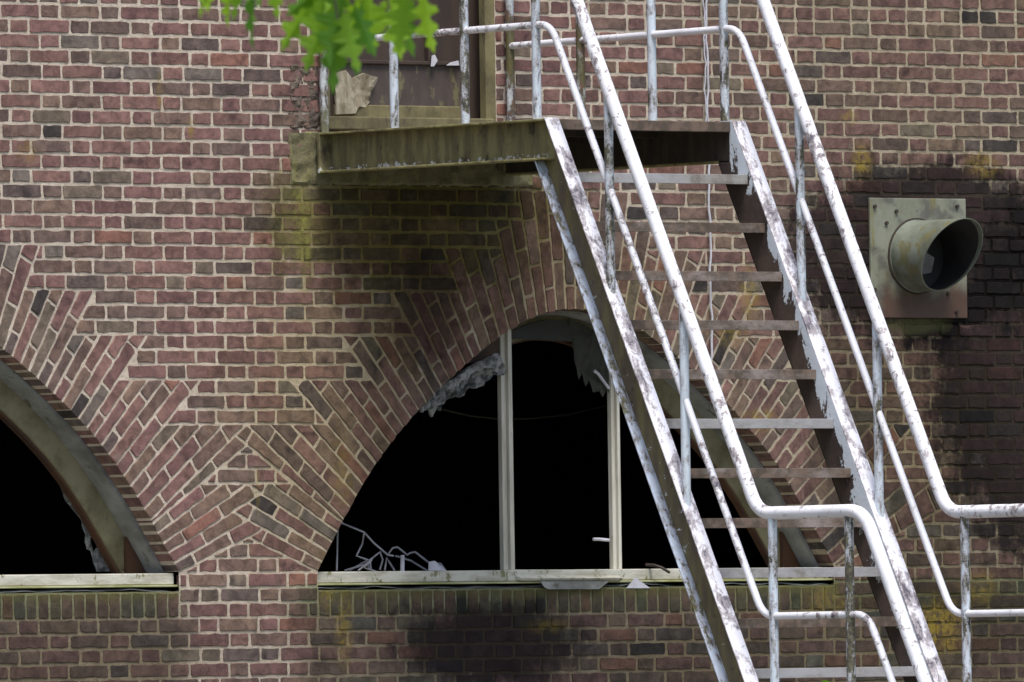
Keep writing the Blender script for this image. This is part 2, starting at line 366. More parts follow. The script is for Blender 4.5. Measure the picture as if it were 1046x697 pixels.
# fan lines: (outer point rel x, z, angle from vertical)
def fan(side):   # side 'pier' (meets the other arch on the axis) or 'free'
    L = [(0, zk(11), 0), (.31, zk(11), 10), (.44, zk(13), 15), (.73, zk(15), 24), (1.017, zk(18), 33), (1.295, zk(21), 40), (1.577, zk(24), 46)]
    if side == 'pier': L += [(AXIS, zk(27), 52), (AXIS, zk(28.4), 57), (AXIS, zk(34.6), None)]
    else: L += [(1.93, zk(27), 52), (2.03, zk(31), 58), (2.10, ZS + .406*(2.10-HALF), None)]
    return L
TOPK = [11, 13, 15, 18, 21, 24, 27, 27, 31]
TOPK_FREE = [11, 13, 15, 18, 21, 24, 27, 31, 31]
def inner_pt(o):
    x, z, a = o
    if a is None: return (HALF, ZS)
    # walk down-left along the line until the intrados is met
    for i in range(4000):
        xx = x - i*.0006*math.sin(R(a)); zz = z - i*.0006*math.cos(R(a))
        az = arch_z(xx) if abs(xx) < HALF else ZS
        if zz <= az: return (xx, zz)
    return (x, ZS)

def clip(poly, nx, nz, c):   # keep nx*x+nz*z <= c
    out = []
    for i in range(len(poly)):
        p, q = poly[i], poly[(i+1) % len(poly)]
        dp, dq = nx*p[0]+nz*p[1]-c, nx*q[0]+nz*q[1]-c
        if dp <= 0: out.append(p)
        if (dp < 0 < dq) or (dq < 0 < dp):
            t = dp/(dp-dq); out.append((p[0]+(q[0]-p[0])*t, p[1]+(q[1]-p[1])*t))
    return out
def area(p): return .5*sum(p[i][0]*p[(i+1) % len(p)][1]-p[(i+1) % len(p)][0]*p[i][1] for i in range(len(p)))
def inset(poly, d):
    if area(poly) < 0: poly = poly[::-1]
    n = len(poly); out = poly
    for i in range(n):
        p, q = poly[i], poly[(i+1) % n]; ex, ez = q[0]-p[0], q[1]-p[1]; l = math.hypot(ex, ez)
        if l < 1e-5: continue
        nx, nz = ez/l, -ex/l
        out = clip(out, nx, nz, nx*p[0]+nz*p[1]-d)
        if len(out) < 3: return []
    return out
PAL = [((.168, .098, .094), 28), ((.154, .088, .090), 24), ((.142, .095, .088), 18), ((.160, .110, .094), 11), ((.124, .088, .084), 12),
       ((.188, .098, .084), 5), ((.136, .110, .094), 5), ((.100, .077, .078), 6), ((.044, .037, .040), 2.0), ((.122, .104, .100), 4)]
PALC = [p for p, c in PAL for _ in range(int(c))]
def bcol(dark=0):
    c = random.choice(PALC); s = random.uniform(.84, 1.16); return (c[0]*s*1.17, c[1]*s*1.20, c[2]*s*1.10, random.random())
def add_brick(mb, poly, depth=.03, joint=.0066, detail=True):
    p = inset(poly, joint*random.uniform(.85, 1.2))
    if len(p) < 3: return
    ar = abs(area(p))
    if ar < .00035: return
    if area(p) < 0: p = p[::-1]
    # round corners and roughen the outline
    n = len(p); q = []
    for i in range(n):
        a, c, e = p[i-1], p[i], p[(i+1) % n]
        la, le = math.hypot(a[0]-c[0], a[1]-c[1]), math.hypot(e[0]-c[0], e[1]-c[1])
        r = min(random.uniform(.0015, .006), la*.3, le*.3)
        q.append((c[0]+(a[0]-c[0])/max(la, 1e-6)*r, c[1]+(a[1]-c[1])/max(la, 1e-6)*r))
        q.append((c[0]+(e[0]-c[0])/max(le, 1e-6)*r, c[1]+(e[1]-c[1])/max(le, 1e-6)*r))
        if detail:
            s = int((le-2*r)/.035)
            for k in range(1, s+1):
                t = (r + (le-2*r)*k/(s+1))/le; q.append((c[0]+(e[0]-c[0])*t, c[1]+(e[1]-c[1])*t))
    j = .0024 if detail else 0
    q = [(a+random.uniform(-j, j), c+random.uniform(-j, j)) for a, c in q]
    cx = sum(a for a, c in q)/len(q); cz = sum(c for a, c in q)/len(q)
    m_ = len(q); y0 = random.uniform(-.0025, .0015); sx = random.uniform(-.012, .012); sz = random.uniform(-.02, .02)
    def ring(y, d):
        out = []
        for a, c in q:
            l = math.hypot(a-cx, c-cz); t = max(0, 1-d/max(l, .008))
            out.append((cx+(a-cx)*t, y+(sx*(a-cx)+sz*(c-cz) if y < .01 else 0), cz+(c-cz)*t))
        return out
    V = ring(depth, 0) + ring(y0+.004, 0) + ring(y0+.0008, .0012) + ring(y0, .003)
    fs = [(s_*m_+i, s_*m_+(i+1) % m_, (s_+1)*m_+(i+1) % m_, (s_+1)*m_+i) for s_ in range(3) for i in range(m_)]
    fs.append(tuple(3*m_+i for i in range(m_)))
    mb.add(V, fs, bcol())

wall = empty('brick_building', (0, 0, 0), 'old brown-red brick building wall with two arched window openings and patterned fan brickwork', 'building')

# --- courses
def outside(xr, z_row_top, k, pier):
    """list of (nx,nz,c) half planes in |x| space that keep a course brick outside the fan of one arch"""
    if k < 11 or k >= 37: return []
    C_ = [(11, .31, 10), (13, .44, 15), (15, .73, 24), (18, 1.017, 33), (21, 1.295, 40), (24, 1.577, 46)]
    if pier:
        if k >= 31:   # little pyramid standing on the springing
            s = (zk(34.6)-ZS)/(AXIS-HALF)          # line I: z = ZS + s*(x-HALF); keep below it
            return [(-s, 1, ZS - s*HALF)]
        if k >= 27:
            s = (zk(28.4)-zk(31))/.24; x1 = AXIS-.24
            return [(-s, 1, zk(31) - s*x1)]
    else:
        if k >= 31:
            s = .406
            if zk(k+1) < ZS + s*(2.10-HALF) - .03: return [(-s, 1, ZS - s*HALF)]
            return [(-1, -.35, -(2.03 + .35*zk(31)))]
        if k >= 27: C_ = [(27, 1.93, 52)]
    for kk, x, a in reversed(C_):
        if k >= kk:
            t = T(a)   # keep x > x_c - (z_c - z)*t   ->  -x + z*t <= z_c*t - x_c
            return [(-1, t, zk(kk)*t - x)]
    return []
PHX = at(20.5, 12.4).x
mb = MB(); HX0, HX1 = -5.2, 5.2
KT, KB = -24, 58
for k in range(KT, KB):
    z1, z0 = zk(k), zk(k+1)
    if k == -2 or k == 100:
        seg = []; x = HX0
        while x < HX1: seg.append((x, x+.1067)); x += .1067
    else:
        off = PHX + (.16 if k % 2 else 0) - .0535 + random.uniform(-.006, .006)
        seg = []; nidx = math.floor((HX0-off)/.32); x = off + nidx*.32
        while x < HX1:
            j1, j2 = random.uniform(-.005, .005), random.uniform(-.005, .005)
            seg.append((x, x+.107+j1)); seg.append((x+.107+j1, x+.32)); x += .32
    for (xa, xb) in seg:
        poly = [(xa, z0), (xb, z0), (xb, z1), (xa, z1)]
        xm = (xa+xb)/2; zm = (z0+z1)/2
        det = -3.3 < xm < 3.2 and 2.2 < zm < 5.6
        for ac in ARCHES:
            sgn = 1 if xm > ac else -1
            pier = (ac == ARCHES[0] and sgn == 1) or (ac == ARCHES[1] and sgn == -1)
            if abs(xm-ac) > 2.6: continue
            for nx, nz, c in outside(abs(xm-ac), z1, k, pier):
                if not poly: break
                # mirrored: |x| = sgn*(x-ac)
                poly = clip(poly, nx*sgn, nz, c + nx*sgn*ac)
        if len(poly) < 3: continue
        # soldier course and sill gap below the windows
        if 37 <= k < 40:
            for ac in ARCHES:
                if ac-HALF <= xa and xb <= ac+HALF: poly = []
                if poly and xa < ac-HALF < xb: poly = clip(poly, 1, 0, ac-HALF)
                if poly and xa < ac+HALF < xb: poly = clip(poly, -1, 0, -(ac+HALF))
            if not poly: continue
        # door, vent and bearing block
        if zm > 4.80 and xb > DOOR[0] and xa < DOOR[1]:
            if xm < (DOOR[0]+DOOR[1])/2 and xa < DOOR[0]: poly = clip(poly, 1, 0, DOOR[0])
            elif xm > (DOOR[0]+DOOR[1])/2 and xb > DOOR[1]: poly = clip(poly, -1, 0, -DOOR[1])
            else: poly = []
        if len(poly) >= 3: add_brick(mb, poly, .03, .0067, det)
mb.build('course_bricks', M['brick'], wall)

# --- fan brickwork of each arch, as one pattern
def voussoirs(mb, ac, sgn, pier):
    L = fan('pier' if pier else 'free'); TK = TOPK if pier else TOPK_FREE
    inn = [inner_pt(o) for o in L]; inn[0] = (0, arch_z(0))
    cnt = 0
    for i in range(len(L)-1):
        (x0, zo0, _), (x1, zo1, _) = L[i], L[i+1]; i0, i1 = inn[i], inn[i+1]
        d0 = Vector((x0-i0[0], zo0-i0[1])).normalized(); d1 = Vector((x1-i1[0], zo1-i1[1])).normalized()
        win = math.hypot(i1[0]-i0[0], i1[1]-i0[1])
        o0 = Vector(i0)+d0*.4; o1 = Vector(i1)+d1*.4; wout = (o1-o0).length
        n_ = max(1, round((win*.5+wout*.5)/.0625))
        ztop = zk(TK[i])
        for j in range(n_):
            ta, tb = j/n_, (j+1)/n_
            def line(t):
                d = (d0*(1-t)+d1*t).normalized(); px_ = i0[0]+(i1[0]-i0[0])*t
                if i0[0] <= px_ and abs(px_) < HALF: pz = arch_z(px_)
                else: pz = ZS
                return Vector((px_, pz)), d
            (pa, da), (pb, db) = line(ta), line(tb)
            r = -.004; cnt += 1
            lens = ([.107, .213, .213, .213, .213] if cnt % 2 else [.213]*5)
            kk = 0
            while r < 1.2:
                ln = lens[kk % 5]*random.uniform(.93, 1.07); kk += 1
                q = [pa+da*r, pb+db*r, pb+db*(r+ln), pa+da*(r+ln)]
                r += ln
                poly = clip([tuple(v) for v in q], 0, 1, ztop)
                if len(poly) >= 3 and pier:
                    if i < 6: poly = clip(poly, 1, 0, AXIS)
                    else:
                        p_, d_ = (pa, da) if (cnt % 2 == 1) == (sgn > 0) else (pb, db)
                        mx_, mz_, ex, ez = 2*AXIS-p_.x, p_.y, -d_.x, d_.y
                        nx_, nz_ = ez, -ex
                        if nx_*AXIS + nz_*-10 > nx_*mx_ + nz_*mz_: nx_, nz_ = -nx_, -nz_
                        poly = clip(poly, nx_, nz_, nx_*mx_ + nz_*mz_)
                if len(poly) >= 3 and not pier and i >= 7: poly = clip(poly, 1, .35, 2.03+.35*zk(31))
                if len(poly) < 3: 
                    if kk > 6: break
                    continue
                world = [(ac+sgn*x_, z_) for x_, z_ in poly]
                add_brick(mb, world, .105 if kk == 1 else .03, .0058, True)
for ac in ARCHES:
    mb = MB()
    for sgn in (-1, 1):
        pier = (ac == ARCHES[0] and sgn == 1) or (ac == ARCHES[1] and sgn == -1)
        voussoirs(mb, ac, sgn, pier)
    mb.build('fan_brick_arch', M['brick'], wall)
# --- soldier courses under the sills
for ac in ARCHES:
    mb = MB(); x = ac-HALF; nb = 46; wd = 2*HALF/nb
    for i in range(nb): add_brick(mb, [(x+i*wd, zk(40)), (x+(i+1)*wd, zk(40)), (x+(i+1)*wd, 2.832), (x+i*wd, 2.832)], .1, .005, True)
    mb.build('soldier_course', M['brick'], wall)

# --- mortar body of the wall (with the openings) and the dark room behind
mb = MB(); YF, YB = .0032, .34
xs = sorted(set([round(-8+i*.5, 3) for i in range(33)] + [round(ac+s*v, 4) for ac in ARCHES for s in (-1, 1) for v in [p[0] for p in PROF]+[.05, .15, .25, .35, .45, .55, .65, .75, .85, .95, 1.05, 1.15, 1.25, 1.35]] + [DOOR[0], DOOR[1]]))
def spans(xm):
    sp = [(-.1, 7.6)]
    for ac in ARCHES:
        if abs(xm-ac) < HALF: sp = [(-.1, 2.834), ('a', 7.6)]
    if DOOR[0] < xm < DOOR[1]:
        return ([(-.1, 2.834), ('a', DOOR[2]), (DOOR[3], 7.6)] if len(sp) == 2 else [(-.1, DOOR[2]), (DOOR[3], 7.6)])
    return sp
for xa, xb in zip(xs, xs[1:]):
    xm = (xa+xb)/2; ac = min(ARCHES, key=lambda a: abs(a-xm))
    def az(x): return arch_z(min(abs(x-ac), HALF-1e-6)) + .006
    for lo, hi in spans(xm):
        za, zb_ = (az(xa), az(xb)) if lo == 'a' else (lo, lo)
        mb.add([(xa, YF, za), (xb, YF, zb_), (xb, YF, hi), (xa, YF, hi), (xa, YB, za), (xb, YB, zb_), (xb, YB, hi), (xa, YB, hi)],
               [(0, 1, 2, 3), (5, 4, 7, 6), (0, 4, 5, 1), (3, 2, 6, 7)])
# jambs of the door
for dx in (DOOR[0], DOOR[1]):
    mb.add([(dx, YF, DOOR[2]), (dx, YB, DOOR[2]), (dx, YB, DOOR[3]), (dx, YF, DOOR[3])], [(0, 1, 2, 3)])
mb.build('mortar_body', M['mortar'], wall)
mb = MB()
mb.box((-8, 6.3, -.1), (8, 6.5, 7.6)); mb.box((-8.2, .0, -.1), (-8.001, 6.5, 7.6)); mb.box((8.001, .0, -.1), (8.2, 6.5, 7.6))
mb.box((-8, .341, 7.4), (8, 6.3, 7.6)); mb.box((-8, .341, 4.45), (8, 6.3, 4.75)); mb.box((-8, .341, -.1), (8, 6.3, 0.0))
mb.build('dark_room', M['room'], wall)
for x_, z_ in ((3.2, 3.3), (4.35, 3.3), (1.0, 3.1), (-1.2, 3.2)):
    mb = MB(); mb.box((x_, 6.22, z_-.45), (x_+.7, 6.299, z_+.45)); mb.build('wall_cabinet', M['dark_board'], wall, bevel=.01)
mb = MB(); mb.box((-8.3, -.12, 7.601), (8.3, 6.6, 7.8)); mb.build('roof_slab', M['lead'], wall)

# --- bearing block and crumbling patch by the door
def rough_slab(x0, x1, z0, z1, y0, nx, nz, amp, ragged=0, seed=0):
    mb = MB(); V = []; fs = []
    for j in range(nz+1):
        for i in range(nx+1):
            x = x0+(x1-x0)*i/nx; z = z0+(z1-z0)*j/nz
            rg = ragged*mnoise.noise(Vector((x*9, seed, z*9)))
            e = (i in (0, nx)) or (j in (0, nz))
            xx = x + (rg if i == 0 else 0) + (rg*.4 if i == nx else 0); zz = z + (rg*1.4 if j == nz else 0)
            V.append((xx, (y0 + amp*mnoise.noise(Vector((x*22, 3+seed, z*22))) + amp*.6*mnoise.noise(Vector((x*60, seed, z*60)))) if not e else y0+.01, zz))
    for j in range(nz):
        for i in range(nx): a = j*(nx+1)+i; fs.append((a, a+1, a+nx+2, a+nx+1))
    b0 = len(V); ring = [i for i in range(nx+1)] + [j*(nx+1)+nx for j in range(1, nz+1)] + [nz*(nx+1)+i for i in range(nx-1, -1, -1)] + [j*(nx+1) for j in range(nz-1, 0, -1)]
    for r_ in ring: V.append((V[r_][0], .03, V[r_][2]))
    m_ = len(ring)
    for i in range(m_): fs.append((ring[i], b0+i, b0+(i+1) % m_, ring[(i+1) % m_]))
    mb.add(V, fs); return mb
rough_slab(-1.21, .133, 4.562, 4.797, -.007, 110, 18, .009, .018).build('bearing_block', M['concrete'], wall, smooth=True)
rough_slab(-1.20, -1.035, 4.80, 5.08, -.0005, 22, 34, .014, .05, 2).build('crumbling_render', M['concrete_rough'], wall, smooth=True)

# ------------------------------------------------------------------ arched windows (parts of the building)
def offs(d0, kick=0.0, n=120):
    """points of the opening's outline moved inwards by d0 (rel x, z), from left springing over the crown to the right one"""
    pts = []
    for i in range(-n, n+1):
        s = i/n; x = HALF*math.sin(s*math.pi/2) if abs(s) < 1 else HALF*s
        xa = min(abs(x), HALF-1e-4); z = arch_z(xa) if xa < HALF-2e-4 else ZS
        h = .03; za, zb_ = arch_z(max(0, xa-h)) if xa-h > 0 else arch_z(abs(xa-h)), (arch_z(xa+h) if xa+h < HALF else ZS)
        xb = min(xa+h, HALF); tx, tz = xb-(xa-h), zb_-za; l = math.hypot(tx, tz); nx, nz = tz/l, -tx/l
        dd = d0 + kick*max(0, (xa-1.0)/(HALF-1.0))**1.3
        X = xa + nx*dd; Z = z + nz*dd
        pts.append(((X if x >= 0 else -X), Z))
    return pts
def ring_part(ac, d0, d1, y0, y1, k0=0, k1=0, xmin=-9):
    A = offs(d0, k0); B = offs(d1, k1); A, B = zip(*[(a, b_) for a, b_ in zip(A, B) if a[0] > xmin]); mb = MB(); V = []; fs = []
    for (a, b_) in zip(A, B):
        za, zb_ = max(a[1], ZS-.02), max(b_[1], ZS-.02)
        V += [(ac+a[0], y0, za), (ac+b_[0], y0, zb_), (ac+b_[0], y1, zb_), (ac+a[0], y1, za)]
    m_ = len(A)
    for i in range(m_-1):
        for k in range(4): fs.append((i*4+k, i*4+(k+1) % 4, i*4+4+(k+1) % 4, i*4+4+k))
    fs += [(0, 1, 2, 3), ((m_-1)*4, (m_-1)*4+3, (m_-1)*4+2, (m_-1)*4+1)]
    mb.add(V, fs); return mb
def sheet(name, pts, mat, parent, y0, y1=None, thick=.006, amp=.01, label=None, res=.02):
    """torn sheet: a polygon in x/z with thickness, subdivided and crumpled"""
    bm = bmesh.new(); vs_ = [bm.verts.new((p.x if hasattr(p, 'x') else p[0], y0, p.z if hasattr(p, 'z') else p[1])) for p in pts]
    bm.faces.new(vs_); bmesh.ops.triangulate(bm, faces=bm.faces[:])
    for _ in range(4):
        ed = [e for e in bm.edges if e.calc_length() > res]
        if not ed: break
        bmesh.ops.subdivide_edges(bm, edges=ed, cuts=1)
        bmesh.ops.triangulate(bm, faces=bm.faces[:])
    for v in bm.verts:
        c = v.co; v.co.y += amp*(mnoise.noise(Vector((c.x*14, 1, c.z*6))) + .5*mnoise.noise(Vector((c.x*40, 1, c.z*30))))
    me = bpy.data.meshes.new(name); bm.to_mesh(me); bm.free(); me.materials.append(mat)
    o = bpy.data.objects.new(name, me); C.objects.link(o)
    if parent is not None:
        o.parent = parent; off = Vector((0, 0, 0)); b_ = parent
        while b_ is not None: off += b_.location; b_ = b_.parent
        o.location = -off
    s = o.modifiers.new('solid', 'SOLIDIFY'); s.thickness = thick; s.offset = 0
    if label: o['label'] = label
    return o

for wi, ac in enumerate(ARCHES):
    XM = -9 if wi == 0 else -.34          # the left limb of the larger window's frame has broken away
    fr = ring_part(ac, 0.0, .113, .222, .285, xmin=XM).build('arched_window', M['frame_olive'], wall, smooth=True)
    ring_part(ac, -.001, .014, .10, .221, xmin=XM).build('reveal_lining', M['frame_grey'], fr, smooth=True)
    ring_part(ac, .1135, .124, .235, .275, xmin=XM).build('glazing_bead', M['brown_board'], fr, smooth=True)
    # brown boards closing the lower corners
    for sg in ((-1, 1) if wi == 0 else (1,)):
        bo = [(x_, z_) for x_, z_ in offs(.016) if x_*sg > 0 and z_ < ZS+.18]
        bo.sort(key=lambda q_: q_[1]); xi = HALF - .125
        poly = [(xi, ZS)] + [(abs(x_), max(z_, ZS)) for x_, z_ in bo if abs(x_) > xi]
        poly.append((xi, poly[-1][1]))
        mb = MB(); mb.prism([(ac+sg*x_, .2, z_) for x_, z_ in poly], (0, .02, 0)); mb.build('corner_board', M['brown_board'], fr)
    # sill timber
    mb = MB(); mb.box((ac-HALF+.005, .03, ZS-.048), (ac+HALF-.005, .30, ZS)); mb.build('window_sill', M['sill_paint'], fr, bevel=.004)
    mb = MB(); mb.box((ac-HALF-.012, .018, ZS-.058), (ac+HALF+.012, .2, ZS-.0495)); mb.build('sill_lip', M['sill_lip'], fr, bevel=.002)
    # wavy lead flashing below the sill
    mb = MB(); V = []; fs = []; n_ = 160
    for i in range(n_+1):
        x = ac-HALF+.01 + (2*HALF-.02)*i/n_; q = x*3.1+wi*2
        lift = .018*mnoise.noise(Vector((q*1.3, 0, 1))) + .006*mnoise.noise(Vector((q*4, 3, 1)))
        z = 2.846 + lift
        V += [(x, .12, 2.850), (x, .06, z+.002), (x, .022+.016*mnoise.noise(Vector((q*2, 5, 0))), z-.006)]
    for i in range(n_):
        for k in range(2): fs.append((i*3+k, i*3+k+1, i*3+4+k, i*3+3+k))
    mb.add(V, fs); o = mb.build('lead_flashing', M['lead'], fr, smooth=True); s = o.modifiers.new('s', 'SOLIDIFY'); s.thickness = .003
    # mullions
    for (xa, xb) in ((at(513, 465, .19).x-.359, at(524.5, 465, .19).x-.359), (at(625, 465, .19).x-.359, at(633.5, 465, .19).x-.359)):
        mx = (xa+xb)/2; mb = MB()
        zt = arch_z(mx)-.02
        mb.box((ac+xa, .19, ZS), (ac+xb, .218, zt)); o = mb.build('mullion', M['mullion'], fr, bevel=.003)
        mb = MB(); mb.box((ac+mx-.006, .172, ZS), (ac+mx+.010, .189, zt-.01)); mb.build('bead', M['mullion'], o, bevel=.002)
frames = [o for o in C.objects if o.name.startswith('arched_window')]
WR = frames[1]; WL = frames[0]
# middle bay: sloped cap on the sill
a, b2 = at(527, 578, .03), at(631, 578, .03)
mb = MB(); mb.prism([(a.x, -.005, ZS-.035), (a.x, .12, ZS+.004), (a.x, .12, ZS-.03), (a.x, .004, ZS-.047)], (b2.x-a.x, 0, -.004)); mb.build('sill_cap', M['sill_paint'], WR, bevel=.002)
# dark board in the head of the middle bay
P_ = [at(p_[0], p_[1], .2) for p_ in ((519, 346), (585, 349), (585, 331), (572, 327), (555, 327), (540, 331), (519, 340))]
sheet('head_board', P_, M['dark_board'], WR, .20, thick=.01, amp=.001, res=.2)
# torn reddish board between the arch and the mullion, felt remains on its edge
sheet('broken_board', [at(465, 382, .17), at(480, 371, .17), at(512, 369, .17), at(512, 345, .17), at(480, 352, .17)], M['brown_board'], WR, .20, thick=.01, amp=.002, res=.2)
rq = random.Random(5)
for lay, (yy, sh) in enumerate(((.06, 0), (.10, 5), (.14, 9))):
    top = [(428+i*(508-428)/16, 411-(411-361)*(i/16)**.8) for i in range(17)]
    low_ = [(x_+3+sh+rq.uniform(-2, 3), y_+rq.uniform(4, 11)+sh*.8) for x_, y_ in top[::-1]]
    sheet('insulation_remnant', [at(p[0], p[1], yy) for p in top+low_], M['felt'], WR, yy, thick=.014, amp=.035, res=.013)
pts = [(577, 326), (590, 330), (604, 338), (620, 352), (632, 378), (624, 408), (618, 398), (613, 406), (609, 396), (605, 401), (601, 389), (597, 395), (592, 381), (589, 388), (586, 368), (582, 350)]
sheet('torn_fabric', [at(p[0], p[1], .216) for p in pts], M['fabric'], WR, .20, thick=.004, amp=.018, res=.02)
pts = [(50, 462), (60, 490), (68, 512), (84, 532), (92, 550), (94, 566), (100, 584), (120, 584), (112, 566), (104, 552), (97, 564), (88, 561), (93, 548), (84, 526), (74, 506), (62, 472)]
sheet('torn_fabric', [at(p[0], p[1], .31) for p in pts], M['felt'], WL, .31, thick=.004, amp=.018, res=.02)
def hook(pts, y, r, name, parent, mat):
    mb = MB(); mb.tube([at(px_, py_, y) for px_, py_ in pts], r, 8); return mb.build(name, mat, parent, smooth=True)
hook([(606, 551), (612, 551), (622, 552)], .185, .007, 'hinge_pin', WR, M['white_scrap'])
hook([(607, 379), (611, 382), (616, 389), (622, 397)], .185, .007, 'hinge_pin', WR, M['white_scrap'])
# ------------------------------------------------------------------ door above the platform
dz = DOOR[2]; dr = MB(); xd0, xd1 = DOOR[0], DOOR[1]
q = lambda px_, Y=.1: at(px_, 100, Y).x
dr.box((xd0, .09, dz), (q(336), .2, DOOR[3])); dr.box((q(496, 0), -.004, dz), (xd1-.001, .04, DOOR[3])); dr.box((xd0, .09, DOOR[3]-.08), (xd1, .2, DOOR[3]-.001))
door = dr.build('door', M['door_moss'], wall, bevel=.004)
mb = MB(); mb.box((xd0+.001, -.03, dz), (xd1-.03, .2, dz+.058)); mb.build('door_sill', M['door_moss'], door, bevel=.006)
mb = MB(); mb.box((q(336), .11, dz+.06), (q(342), .16, 6.66)); mb.box((q(478), .10, dz+.06), (xd1-.002, .16, 6.66)); mb.build('door_stile', M['door_dark'], door, bevel=.003)
mb = MB(); mb.box((q(342), .105, dz+.06), (q(478), .15, dz+.115)); mb.build('bottom_rail', M['door_moss'], door, bevel=.005)
mb = MB(); mb.box((q(342), .125, dz+.115), (q(478), .14, at(400, 66, .12).z)); mb.build('lower_panel', M['door_board'], door)
mb = MB(); mb.box((q(342), .11, at(400, 66, .12).z), (q(478), .15, at(400, 62, .12).z)); mb.box((q(440), .11, at(400, 62, .12).z), (q(444), .15, 6.6)); mb.build('middle_rail', M['door_dark'], door, bevel=.003)
mb = MB(); mb.box((q(342), .14, at(400, 62, .12).z), (q(478), .15, 6.6)); mb.build('upper_panel', M['door_dark'], door)
for pts, mt in (([(342, 75), (352, 72), (362, 84), (360, 96), (367, 108), (362, 116), (342, 117)], 'splinter'),
                ([(357, 82), (370, 75), (385, 79), (377, 88), (372, 93), (378, 104), (374, 110), (360, 108), (364, 96)], 'splinter')):
    sheet('splintered_wood', [at(a_[0], a_[1], .1) for a_ in pts], M[mt], door, .10, thick=.012, amp=.012, res=.03)
for pts in ([(440, 68), (441, 57), (444, 56), (447, 62), (443, 68)], [(456, 67), (460, 64), (468, 62), (469, 67)]):
    sheet('glass_shard', [at(a_[0], a_[1], .1) for a_ in pts], M['white_scrap'], door, .10, thick=.003, amp=.001, res=.05)
mb = MB(); p = at(493.5, 50, .05); mb.tube([(p.x, .045, p.z-.04), (p.x, .045, p.z+.04)], .008, 8); mb.build('hinge', M['sill_lip'], door, smooth=True)

# ------------------------------------------------------------------ exhaust vent
vp0, vp1 = Vector((2.028, 0, 4.008)), Vector((2.586, 0, 4.537)); cx, cz = PIPE_C.x, PIPE_C.z
vent = empty('exhaust_vent', (cx, 0, 4.008), 'round grey steel exhaust pipe with slanted mouth on a rusty square wall plate', 'exhaust vent')
mb = MB(); mb.box((vp0.x, -.016, vp0.z), (vp1.x, -.002, vp1.z)); mb.build('mounting_plate', M['vent_plate'], vent, bevel=.003)
def pipe_ring(r, yb, kz, n=64): return [Vector((cx + r*math.cos(2*math.pi*i/n), yb - kz*r*math.sin(2*math.pi*i/n), cz + r*math.sin(2*math.pi*i/n))) for i in range(n)]
r_ = .157; mb = MB(); n_ = 64
rings = [pipe_ring(r_+.004, -.016, 0), pipe_ring(r_+.004, -.024, 0), pipe_ring(r_, -.026, 0), pipe_ring(r_, -.255, .66), pipe_ring(r_-.0035, -.2565, .66), pipe_ring(r_-.0045, -.02, 0)]
V = [v for rg in rings for v in rg]; fs = [(s*n_+i, s*n_+(i+1) % n_, (s+1)*n_+(i+1) % n_, (s+1)*n_+i) for s in range(5) for i in range(n_)]
mb.add(V, fs); mb.build('pipe', M['vent'], vent, smooth=True)
mb = MB(); R2 = pipe_ring(r_-.005, -.019, 0); R3 = pipe_ring(r_-.005, -.235, .62)
mb.add(R2+R3, [tuple(range(64))] + [(i, (i+1) % n_, n_+(i+1) % n_, n_+i) for i in range(n_)]); mb.build('pipe_lining', M['vent_in'], vent, smooth=True)
mb = MB()
V = [(cx-.045, -.12, cz+.02), (cx+.005, -.13, cz-.01), (cx-.005, -.12, cz-.075), (cx-.06, -.11, cz-.085), (cx-.075, -.11, cz-.03)]
mb.add([Vector(v) for v in V], [(0, 1, 2, 3, 4)]); o = mb.build('damper_flap', M['vent_flap'], vent); s = o.modifiers.new('s', 'SOLIDIFY'); s.thickness = .004
mb = MB(); rr = [pipe_ring(r_+.012, -.0175, 0), pipe_ring(r_+.012, -.022, 0), pipe_ring(r_+.0045, -.0225, 0)]
mb.add([v for rg in rr for v in rg], [(s*n_+i, s*n_+(i+1) % n_, (s+1)*n_+(i+1) % n_, (s+1)*n_+i) for s in range(2) for i in range(n_)]); mb.build('sealing_ring', M['bolt'], vent, smooth=True)
for bx, by in ((893, 211), (977, 211), (915, 216), (893, 296), (977, 319), (893, 318), (905, 228), (968, 300)):
    p = at(bx, by, -.016); mb = MB(); mb.tube([(p.x, -.017, p.z), (p.x, -.026, p.z)], .009, 6); mb.build('bolt', M['bolt'], vent)

